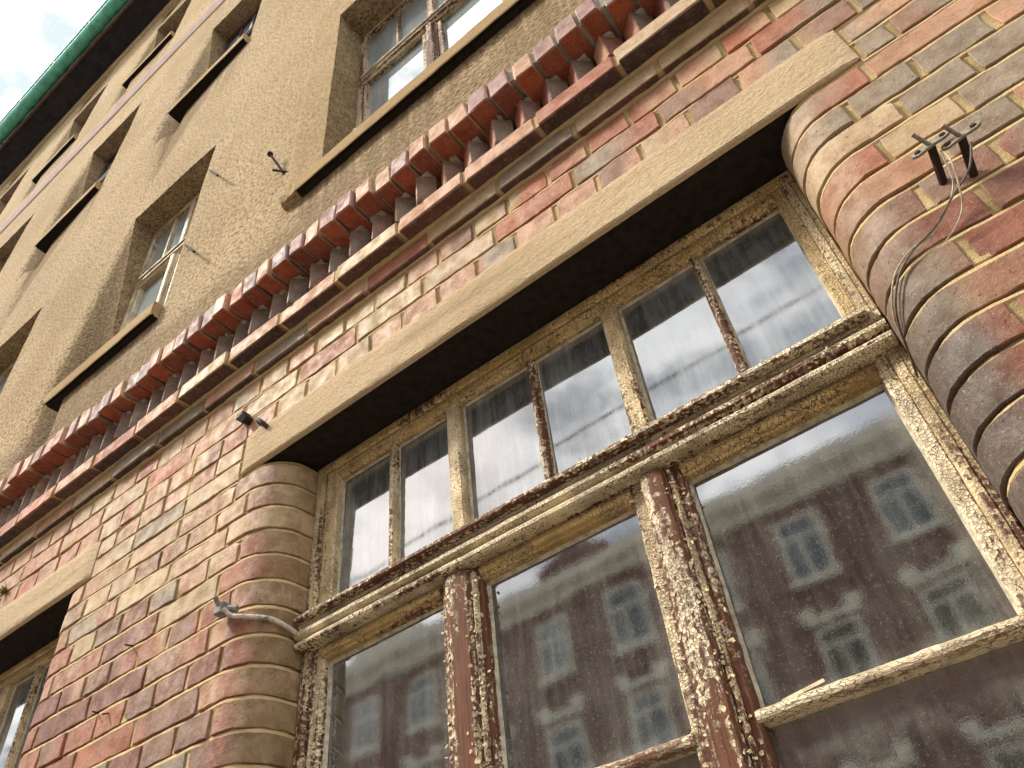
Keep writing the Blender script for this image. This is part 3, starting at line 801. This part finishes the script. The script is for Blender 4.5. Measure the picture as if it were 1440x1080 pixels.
# ------------------------------------------------------------------ the big shop windows
def ground_window(xl, xr, label, bars, mulls):
    """timber window: six small lights over a moulded transom, three tall casements below; bars/mulls as x positions"""
    y0 = .142; zt, zb = 1.516, -.42
    ow = xr - xl
    f = MB()
    def post(mb, x0, x1, z0, z1, yf, c=.004, amp=.0012):
        beam(mb, 'z', z0, z1, [(x0, .22), (x0, yf + c), (x0 + c, yf), (x1 - c, yf), (x1, yf + c), (x1, .22)], .02, amp, 0, 40)
    ring(f, xl + .002, xr - .001, zb, zt, [(0, .22), (0, y0 + .003), (.003, y0), (.012, y0), (.014, y0 - .002), (.026, y0 - .001), (.029, y0), (.032, y0 + .004), (.032, .22)], .02, .0009, 40, (1, 0, 1, 0))
    w = f.build('window', [P_OUT, P_HEAD], BLD); w['label'] = label
    # upper lights: stiles and rails of the fixed sashes
    pl, pr_ = xl + .085, xr - .059
    ys = .150
    s = MB(); post(s, xl + .0365, pl, 1.02, 1.4815, ys); s.build('sash_stile', P_JAMB, w)
    s = MB(); post(s, pr_, xr - .0305, 1.02, 1.4815, ys); s.build('sash_stile', P_JAMB, w)
    s = MB(); beam(s, 'x', pl, pr_, [(.20, 1.446), (ys + .010, 1.446), (ys + .002, 1.452), (ys, 1.456), (ys, 1.4805), (.20, 1.4805)], .02, .0014, 0, 40); s.build('sash_rail', P_HEAD, w)
    s = MB(); beam(s, 'x', pl, pr_, [(.20, 1.02), (ys, 1.02), (ys, 1.036), (ys + .012, 1.044), (.20, 1.044)], .03, .001, 0, 40); s.build('sash_rail', P_DRIP, w)
    xs_ = [pl]
    allv = sorted([(b, .020, 0) for b in bars] + [(m, .044, 1) for m in mulls])
    for (xc, wd, kind) in allv:
        s = MB()
        if kind:
            post(s, xc - wd/2, xc + wd/2, 1.044, 1.446, ys - .004, .006, .0012); s.build('upper_mullion', P_JAMB, w)
        else:
            hw = wd/2
            beam(s, 'z', 1.044, 1.446, [(xc - hw - .003, .185), (xc - hw - .001, ys + .012), (xc - hw*.6, ys + .002), (xc, ys), (xc + hw*.6, ys + .002), (xc + hw + .001, ys + .012), (xc + hw + .003, .185)], .02, .0012, 0, 40)
            s.build('glazing_bar', P_BAR, w)
        xs_ += [xc - wd/2, xc + wd/2]
    xs_.append(pr_)
    for i in range(0, len(xs_), 2):
        a, b = xs_[i], xs_[i+1]; fx = 1 - ((a+b)/2 - xl)/ow
        pane(a - .006, b + .006, 1.03, 1.455, .176, GL_UP, w, .60 - 1.65*fx + random.gauss(0, .08), random.gauss(0, .25))
        pt = MB()                                            # putty fillets round the glass
        ring(pt, a, b, 1.044, 1.446, [(0, .170), (.0045, .1755), (0, .1758)], .03, .0006, 60)
        pt.build('putty', GREYPUT, w)
    # moulded transom
    t = MB()
    beam(t, 'x', xl + .004, xr - .004, [(.20, 1.022), (.126, 1.018), (.122, 1.012), (.120, .997), (.128, .9935), (.130, .9900), (.116, .985), (.110, .978), (.110, .970), (.116, .9645), (.124, .963), (.124, .957), (.116, .954), (.112, .948), (.113, .942), (.119, .937), (.148, .936), (.20, .936)], .02, .0010, 0, 28)
    t.build('transom', P_TRAN, w)
    d = MB(); beam(d, 'x', xl + .014, xr - .022, [(.150, 1.046), (.128, 1.036), (.104, 1.020), (.097, 1.013), (.0965, 1.005), (.100, 1.001), (.118, 1.0005), (.118, 1.0175), (.150, 1.0235)], .012, .0015, 0, 55)
    d.build('drip_rail', P_DRIP, w)
    # casements below
    ml, mr = mulls_low(xl, xr)
    edges = [xl + .034, ml, mr, xr - .028]
    s = MB(); post(s, xl + .0365, xl + .075, zb, .934, ys, .005, .002); s.build('sash_stile', P_STILE, w)
    s = MB(); post(s, xr - .059, xr - .0305, zb, .934, ys, .005, .0015); s.build('sash_stile', P_PALE, w)
    cells = [(xl + .075, ml - .058), (ml + .057, mr - .058), (mr + .057, xr - .059)]
    for (a, b) in cells:
        s = MB(); beam(s, 'x', a, b, [(.20, .898), (ys + .012, .898), (ys + .004, .902), (ys + .003, .908), (ys - .004, .911), (ys - .008, .918), (ys - .006, .925), (ys, .929), (ys, .934), (.20, .934)], .02, .001, 0, 40)
        s.build('sash_rail', P_HEAD, w)
    for mc, hw in ((ml, .036), (mr, .028)):
        for sg in (-1, 1):
            s = MB(); x0, x1 = sorted((mc + sg*.002, mc + sg*.058)); post(s, x0, x1, zb, .934, ys, .005, .002)
            s.build('sash_stile', P_STILE if sg < 0 else P_MULL, w)
        s = MB(); beam(s, 'z', zb, .928, [(mc - hw, ys - .001), (mc - hw, ys - .012), (mc - hw*.8, ys - .020), (mc - hw*.3, ys - .0235), (mc + hw*.3, ys - .0235), (mc + hw*.8, ys - .020), (mc + hw, ys - .012), (mc + hw, ys - .001)], .02, .002, 0, 40)
        s.build('mullion', P_MULL, w)
        s = MB(); beam(s, 'z', zb, .920, [(mc + hw + .001, ys - .001), (mc + hw + .002, ys - .010), (mc + hw + .007, ys - .012), (mc + hw + .011, ys - .008), (mc + hw + .012, ys - .001)], .012, .0022, 0, 70)
        s.build('cover_strip', P_STILE, w)
    tilts = (.55, .22, -.05)
    for (a, b), tx in zip(cells, tilts):
        s = MB(); zc = .440
        beam(s, 'x', a - .004, b + .004, [(.19, zc + .013), (ys + .004, zc + .011), (ys - .004, zc + .006), (ys - .006, zc), (ys - .004, zc - .006), (ys + .004, zc - .011), (.19, zc - .013)], .02, .002, 0, 30)
        s.build('glazing_bar', P_BARX, w)
        pane(a - .006, b + .006, zc, .905, .177, GL_LOW, w, tx, random.gauss(0, .2))
        pane(a - .006, b + .006, zb + .05, zc, .177, GL_LOW, w, tx - .05, random.gauss(0, .2))
        pt = MB()
        ring(pt, a, b, zc + .013, .898, [(0, .168), (.0060, .1765), (0, .1768)], .03, .0006, 60)
        pt.build('putty', GREYPUT, w)
    # loose curled flakes of paint still clinging to the timber
    fl = MB()
    def flake(p, n_, a, b, lift):
        n_ = Vector(n_).normalized(); t1 = n_.cross(Vector((random.uniform(-1, 1), random.uniform(-.3, .3), random.uniform(-1, 1)))).normalized(); t2 = n_.cross(t1)
        vs = []; edge = [random.uniform(.7, 1.25) for _ in range(10)]
        for i in range(4):
            for j in range(3):
                u = (i/3)*a; v_ = (j/2 - .5)*b*edge[i + (3 if j else 0)]
                v_ *= .40 + .60*math.sin(math.pi*(i + .55)/4.1)*random.uniform(.75, 1.15)
                vs.append(Vector(p) + t1*(u + .12*a*random.uniform(-1, 1)) + t2*v_ + n_*(.0006 + lift*(i/3)**2 - .3*lift*((j - 1)**2)))
        m_ = len(vs); vs += [q - n_*.0007 for q in vs]
        f_ = [(i*3+j, (i+1)*3+j, (i+1)*3+j+1, i*3+j+1) for i in range(3) for j in range(2)]
        f_ += [tuple(m_ + k for k in reversed(f)) for f in f_]
        bd = [0, 3, 6, 9, 10, 11, 8, 5, 2, 1]
        f_ += [(bd[(k+1) % 10], bd[k], bd[k] + m_, bd[(k+1) % 10] + m_) for k in range(10)]
        fl.add(vs, f_)
    for mc, hw in ((ml, .036), (mr, .028)):
        for q in range(40):
            sx = random.choice((-1, 1, 1)); off = abs(random.gauss(0, .4))*hw
            flake((mc + sx*(hw*.95 - off*.6), ys - .0215 + .006*(1 - min(1, off/hw*2)), random.uniform(.30, .92)), (sx*.5, -1, .1), random.uniform(.004, .011), random.uniform(.003, .008), random.uniform(.001, .0042))
        for q in range(34):
            flake((mc + hw + random.uniform(.001, .013), ys - .0115, random.uniform(.30, .92)), (.3, -1, 0), random.uniform(.004, .009), random.uniform(.003, .007), random.uniform(.001, .0045))
        for q in range(30):
            flake((mc + random.choice((-1, 1))*random.uniform(hw + .015, .057), ys - .0008, random.uniform(.30, .92)), (0, -1, 0), random.uniform(.004, .010), random.uniform(.003, .008), random.uniform(.001, .004))
    for q in range(60):
        yz = random.choice(((.1285, .9915), (.109, .974), (.1225, .960), (.1115, .945), (.0965, 1.0085), (.100, 1.0165)))
        flake((random.uniform(xl + .03, xr - .03), yz[0] - .0004, yz[1]), (0, -1, random.uniform(-.3, .3)), random.uniform(.003, .009), random.uniform(.003, .006), random.uniform(.001, .0035))
    for q in range(34):
        flake((random.choice((xl + random.uniform(.004, .07), xl + random.uniform(.035, .085))), ys - .002, random.uniform(.30, 1.45)), (.2, -1, 0), random.uniform(.004, .009), random.uniform(.003, .006), random.uniform(.001, .0035))
    cbox(fl, -.036, .036, -.0016, .0016, -.0022, .0028, .001, .0012, mathutils.Matrix.Translation((mr + .135, ys + .004, .4535)) @ mathutils.Matrix.Rotation(R(-7), 4, 'Y'))
    fo = fl.build('paint_flakes', FLAKE, w); fo['kind'] = 'stuff'
    s = MB(); beam(s, 'x', xl, xr, [(-.06, -.50), (-.06, -.43), (.22, -.405), (.22, -.50)], .05, .002); s.build('sill', SILLM, w)
    return w
FLAKE = mat_plain('loose paint flakes', (.52, .41, .24), .7, var=.3, scale=70)
GREYPUT = mat_plain('old putty', (.40, .35, .25), .8, scale=60)
def mulls_low(xl, xr):
    if xl > -2: return (-.978, -.472)
    return (xl + .512, xl + 1.018)
ground_window(XR1, XR0, 'large timber window with flaking cream paint, six small panes over tall ones',
              [-1.197, -.717, -.233], [-.972, -.4725])
ground_window(-4.165, XL1, 'second timber window half hidden behind the brick pier', [-3.87, -3.42, -2.975], [-3.62, -3.185])
# brickwork below the window sills
ap = MB()
for (a, b) in ((XR1, XR0), (-4.165, XL1)):
    cbox(ap, a - .02, b + .02, .03, .3, GROUND, -.50, .004)
ap.build('apron_wall', MORTAR, BLD)

# ================================================================== LOOSE THINGS FIXED TO THE WALL
def thing_tube(name, parts, label, cat, group=None):
    """first part is the thing's mesh, the others its children: (name, pts, r, mat)"""
    base = None
    for i, (nm, pts, r, mat) in enumerate(parts):
        mb = MB(); tube(mb, pts, r, 10); o = mb.build(nm, mat, base)
        if i == 0: base = o
    return setp(base, label, cat, group)
# cable stub with clamp on the left pier
e = setp(empty('cable_stub', (-1.60, -.02, 1.02)), 'short white cable with grey wall clamp crossing the rounded brick corner by the transom', 'cable')
c = MB(); tube(c, spline([(-1.592, -.030, 1.040), (-1.575, -.014, 1.021), (-1.547, .000, 1.013), (-1.501, .040, 1.003), (-1.482, .078, .989), (-1.474, .12, .972), (-1.472, .15, .962)], 8), .0058, 10); c.build('cable', CABLE, e)
k = MB(); cbox(k, -1.624, -1.594, -.036, -.004, 1.032, 1.064, .004, .001); kc = k.build('clamp', GREYPL, e, smooth=False)
k = MB(); tube(k, [(-1.609, -.034, 1.056), (-1.611, -.046, 1.074)], .006, 8); k.build('screw', STEEL, kc)
k = MB(); tube(k, [(-1.594, -.018, 1.046), (-1.570, -.006, 1.040)], .009, 8); k.build('plug', GREYPL, e)
k = MB(); tube(k, [(-1.5130, .0300, 1.0055), (-1.5010, .0400, 1.0030)], .0068, 10); k.build('tape', GREYPL, e)
# two iron wire brackets on the right pier
def bracket(x, z, lab, tilt):
    e = setp(empty('wire_bracket', (x, 0, z)), lab, 'wire bracket', 'iron wire brackets on the right brick pier')
    d = Vector((.012, -.072, .036))
    p0 = Vector((x, .012, z - .004)); p1 = p0 + d
    s = MB(); tube(s, [p0, p1], .0068, 10); s.build('spike', RUST, e)
    pl = MB()
    up = Vector((-.12, -.93, .34)).normalized(); ax = Vector((.93, -.22, .05)); ax = (ax - up*ax.dot(up)).normalized(); sd = ax.cross(up).normalized()
    ring = []
    for i in range(24):
        t = 2*math.pi*i/24; ca, sa = math.cos(t), math.sin(t)
        wd = .0105 * (1 - .28*math.exp(-(ca*1.6)**2*3))
        ring.append(ax*(ca*.033) + sd*(max(-1, min(1, sa*1.5))*wd))
    vs = [p1 + q + up*.0022 for q in ring] + [p1 + q - up*.0022 for q in ring]
    fs = [tuple(range(24)), tuple(reversed(range(24, 48)))] + [((i+1) % 24, i, i+24, (i+1) % 24 + 24) for i in range(24)]
    pl.add(vs, fs); po = pl.build('plate', STEEL, e, smooth=False)
    for sg in (-1, 1):
        b = MB(); q = p1 + ax*(.0215*sg); tube(b, [q - up*.004, q + up*.0045], .0048, 8); b.build('bolt', RUST, po)
    s = MB(); tube(s, [p1 - up*.002, p1 + up*.030 + Vector((-.012, 0, .004))], .0038, 8); s.build('pin', STEEL, e)
bracket(.2185, 1.082, 'iron wire bracket on the right brick pier, the one nearer the window', 0)
bracket(.2585, 1.062, 'iron wire bracket on the right brick pier, the one farther from the window', 0)
w1 = MB(); tube(w1, spline([(.236, -.055, 1.095), (.232, -.045, 1.07), (.226, -.03, 1.045), (.205, -.018, 1.02), (.16, -.010, .985), (.12, -.006, .982), (.083, .010, .968), (.058, .030, .940), (.044, .055, .912), (.038, .095, .882), (.031, .130, .862)], 8), .0017, 6)
setp(w1.build('loose_wire', WIREM), 'thin bare wire running from the nearer bracket down round the corner to the transom', 'wire')
w1 = MB(); tube(w1, spline([(.276, -.055, 1.075), (.262, -.05, 1.05), (.245, -.045, 1.03), (.213, -.025, 1.022), (.165, -.013, .992), (.121, -.008, .976), (.086, .007, .958), (.060, .028, .930), (.045, .055, .902), (.036, .1, .874), (.029, .132, .852)], 8), .0020, 6)
setp(w1.build('loose_wire', BROWNW), 'dark thicker wire from the farther bracket bundled beside the bare one', 'wire')
w1 = MB(); tube(w1, spline([(.240, -.055, 1.09), (.236, -.06, 1.055), (.226, -.045, 1.02), (.213, -.028, .99), (.192, -.018, .970), (.165, -.012, .955)], 8), .0014, 6)
setp(w1.build('loose_wire', WIREM), 'short wire end hanging loose below the two brackets', 'wire')
# pipe clamps beside the lintel's left end
e = setp(empty('pipe_clamp', (-1.675, -.02, 1.735)), 'black round cable end in a clamp above the left end of the lintel', 'clamp')
k = MB(); tube(k, [(-1.668, .01, 1.735), (-1.660, -.035, 1.722)], .0135, 14); k.build('cap', RUST, e)
k = MB(); cbox(k, -1.705, -1.672, -.028, .004, 1.744, 1.768, .003); k.build('bracket', DARKW, e, smooth=False)
e = setp(empty('cable_end', (-1.59, -.02, 1.68)), 'short dark cable end poking out at the top edge of the lintel', 'cable')
k = MB(); tube(k, spline([(-1.610, .004, 1.688), (-1.592, -.022, 1.678), (-1.570, -.020, 1.655), (-1.562, -.004, 1.640)], 6), .0075, 10); k.build('cable', DARKW, e)
# iron nails in the roughcast
def nail(p, q, r, lab, head=False):
    mb = MB(); tube(mb, [p, q], r, 8)
    if head: tube(mb, [Vector(p) - (Vector(q) - Vector(p)).normalized()*.006, p], r*2.2, 8)
    setp(mb.build('nail', RUST), lab, 'nail', 'iron nails in the wall')
nail((-1.805, -.05, 3.477), (-1.725, .012, 3.255), .0065, 'long headed nail crossing another beside the large upper window', True)
nail((-1.787, -.03, 3.343), (-1.70, .012, 3.275), .006, 'short nail crossing the long headed nail beside the large upper window')
nail((-2.523, .01, 4.217), (-2.251, -.06, 3.771), .0065, 'nail sticking out near the top right corner of the small upper window')
nail((-2.535, .01, 3.50), (-2.258, -.06, 3.114), .0065, 'nail sticking out beside the transom of the small upper window')
nail((-2.150, .006, .972), (-2.128, -.022, .962), .0022, 'tiny nail in a bed joint of the left pier, nearer the left window')
nail((-2.088, .006, .952), (-2.076, -.02, .938), .0022, 'tiny bent nail in the same bed joint, a little right of the first')
nail((-2.05, .006, 1.128), (-2.03, -.03, 1.112), .0022, 'small nail in a higher bed joint of the left pier')
mb = MB(); tube(mb, [(-1.335, .07, 3.11), (-1.365, .08, 3.345)], .013, 10)
setp(mb.build('white_tube', WHITE), 'white plastic tube standing in the left corner of the large upper window sill', 'tube')
mb = MB()
for i in range(60):
    a = random.uniform(0, 6.28); p = Vector((-3.10 + random.gauss(0, .006), 0, 1.742)); q = p + Vector((math.cos(a)*.02, -abs(random.gauss(.018, .01)), random.gauss(.002, .014)))
    tube(mb, [p, (p+q)/2 + Vector((0, 0, .004)), q], [.0016, .0013, .0005], 4)
setp(mb.build('weed_tuft', WEED), 'small dry weed tuft growing from a joint above the left lintel', 'weed')
# broken render lump at the left end of the big sill
mb = MB(); beam(mb, 'x', -1.672, -1.5745, [(-.012, 2.925), (-.034, 2.934), (-.040, 2.965), (-.038, 3.000), (-.020, 3.016), (.04, 3.020), (.04, 2.925)], .012, .007, 0, 30)
setp(mb.build('mortar_lump', SMOOTH), 'broken lump of brown mortar patching the left end of the large upper sill', 'mortar')

# ================================================================== THE STREET BEHIND THE CAMERA (seen in the panes)
g = MB(); g.add([Vector((-300, -300, GROUND)), Vector((300, -300, GROUND)), Vector((300, 300, GROUND)), Vector((-300, 300, GROUND))], [(0, 1, 2, 3)])
setp(g.build('ground', mat_plain('pavement', (.20, .18, .16), .9, scale=4, dist=.003)), kind='structure')
YO = -12.0
OB = setp(empty('opposite_building', (-5, YO, GROUND)), 'red brick house across the street with cream cornice, mirrored in the panes', 'building')
OBR = mat_plain('dark red brick', (.175, .080, .062), .85, var=.3, scale=3)
OCR = mat_plain('cream render', (.80, .77, .64), .8, var=.15, scale=3)
OGL = mat_glass('street pane', .1, 2.0, (.03, .04, .045), (.25, .28, .3), .03, .1)
m = MB(); cbox(m, -26, 7.0, YO - 8, YO, GROUND, 8.5, .02); m.build('wall', OBR, OB, smooth=False)
m = MB(); beam(m, 'x', -26, 7.0, [(YO - .01, 8.30), (YO + .10, 8.32), (YO + .14, 8.45), (YO + .34, 8.62), (YO + .36, 8.86), (YO - .01, 8.95)], 4); m.build('cornice', OCR, OB, smooth=False)
m = MB(); beam(m, 'x', -26, 7.0, [(YO + .30, 8.86), (YO + .30, 8.92), (YO - 4, 9.2), (YO - 8, 8.9)], 8); m.build('roof', mat_plain('slates', (.06, .06, .065), .7), OB, smooth=False)
# gables breaking the roofline
for gx, gw, gh in ((-7.6, 1.9, .55), (-13.2, 2.2, .9)):
    m = MB(); vs = []
    pts = [(gx - gw/2, 8.90), (gx - gw/2, 8.9 + gh*.35), (gx - gw*.36, 8.9 + gh*.6), (gx - gw*.2, 8.9 + gh*.92), (gx, 8.9 + gh), (gx + gw*.2, 8.9 + gh*.92), (gx + gw*.36, 8.9 + gh*.6), (gx + gw/2, 8.9 + gh*.35), (gx + gw/2, 8.90)]
    n = len(pts); vs = [Vector((x, YO + .31, z)) for x, z in pts] + [Vector((x, YO - .1, z)) for x, z in pts]
    m.add(vs, [tuple(range(n)), tuple(reversed(range(n, 2*n)))] + [((i+1) % n, i, i+n, (i+1) % n + n) for i in range(n)])
    m.build('gable', OCR if gw > 2 else OBR, OB, smooth=False)
for i in range(16):
    xc = -1.05 - 1.86*i + (3.7 if i >= 0 else 0)
    for (z0, z1, deco) in ((6.80, 8.0, 0), (4.75, 5.85, 1), (1.6, 3.4, 2)):
        f = MB(); hw = .42
        for (a, b, c_, d) in ((xc - hw, xc - hw + .07, z0, z1), (xc + hw - .07, xc + hw, z0, z1), (xc - hw + .07, xc + hw - .07, z0, z0 + .08), (xc - hw + .07, xc + hw - .07, z1 - .08, z1), (xc - hw + .07, xc + hw - .07, z0 + (z1-z0)*.62, z0 + (z1-z0)*.62 + .07), (xc - .03, xc + .03, z0 + .08, z0 + (z1-z0)*.62)):
            cbox(f, a, b, YO - .02, YO + .03, c_, d, .004)
        cbox(f, xc - hw - .08, xc + hw + .08, YO - .02, YO + .12, z0 - .10, z0 - .003, .01)
        if deco: cbox(f, xc - hw - .1, xc + hw + .1, YO - .02, YO + .10, z1 + .10, z1 + .22, .01); cbox(f, xc - hw - .16, xc - hw + .12, YO - .02, YO + .12, z1 + .225, z1 + .40, .02); cbox(f, xc + hw - .12, xc + hw + .16, YO - .02, YO + .12, z1 + .225, z1 + .40, .02)
        w = f.build('window', OCR, OB, smooth=False)
        pane(xc - hw + .05, xc + hw - .05, z0 + .05, z1 - .05, YO + .010, OGL, w)
mb = MB(); tube(mb, [(-40, -6.2, 7.15), (-18, -6.2, 6.98), (0, -6.2, 7.1), (20, -6.2, 7.4)], .018, 6)
setp(mb.build('overhead_wire', DARKW), 'dark overhead wire strung along the street, mirrored in the upper panes', 'wire')

# ================================================================== CAMERA
Rm = ((.78514204, .61124819, -.09963751), (-.48529993, .50727816, -.71214665), (-.38475442, .60749034, .69492411))
cam = bpy.data.cameras.new('camera'); co = bpy.data.objects.new('camera', cam); COL.objects.link(co)
rt, up, bk = Vector(Rm[0]), -Vector(Rm[1]), -Vector(Rm[2])
M = mathutils.Matrix(((rt.x, up.x, bk.x, 0), (rt.y, up.y, bk.y, -1.07), (rt.z, up.z, bk.z, 0), (0, 0, 0, 1)))
co.matrix_world = M
cam.sensor_width = 36; cam.lens = 36*1112.2/1440; cam.clip_start = .02; cam.clip_end = 2000
C.camera = co

# ================================================================== LIGHT
EL, AZ = R(46), R(230)          # sun: high over the street, from the left of the camera
sd = Vector((math.sin(AZ)*math.cos(EL), math.cos(AZ)*math.cos(EL), math.sin(EL)))   # towards the sun
wd = bpy.data.worlds.new('World'); C.world = wd; wd.use_nodes = True
nt = wd.node_tree; nt.nodes.clear(); gg = G(nt)
sky = gg.n('ShaderNodeTexSky', sky_type='NISHITA'); sky.sun_disc = False; sky.sun_elevation = EL; sky.sun_rotation = AZ
sky.air_density = 1.0; sky.dust_density = 2.0
tc = gg.n('ShaderNodeTexCoord'); mp = gg.n('ShaderNodeMapping'); gg.set(mp.inputs[0], tc.outputs['Generated']); mp.inputs['Scale'].default_value = (1.6, 1.6, 3.2); mp.inputs['Location'].default_value = (.35, .1, .2)
cl = gg.noise(mp.outputs[0], 1.7, 7, .58, .3); cl2 = gg.noise(mp.outputs[0], 4.5, 5, .6)
cloud = gg.mix(gg.ramp(cl2, .36, .58), (4.3, 4.9, 5.6), (16.0, 16.2, 16.3))
skyc = gg.mix(gg.ramp(cl, .36, .58, .35, 1.0), sky.outputs[0], cloud)
bg = gg.n('ShaderNodeBackground'); gg.set(bg.inputs[0], skyc); bg.inputs[1].default_value = .10
ow = gg.n('ShaderNodeOutputWorld'); nt.links.new(bg.outputs[0], ow.inputs[0])
sl = bpy.data.lights.new('sun', 'SUN'); sl.energy = 3.0; sl.angle = R(10); sl.color = (1, .93, .82)
so = bpy.data.objects.new('sun', sl); COL.objects.link(so); so.rotation_euler = sd.to_track_quat('Z', 'Y').to_euler(); so.location = (0, -5, 8)
C.view_settings.view_transform = 'Standard'; C.view_settings.look = 'None'; C.view_settings.gamma = 1; C.view_settings.exposure = .95
C.render.engine = 'CYCLES'
C.cycles.max_bounces = 8; C.cycles.diffuse_bounces = 4
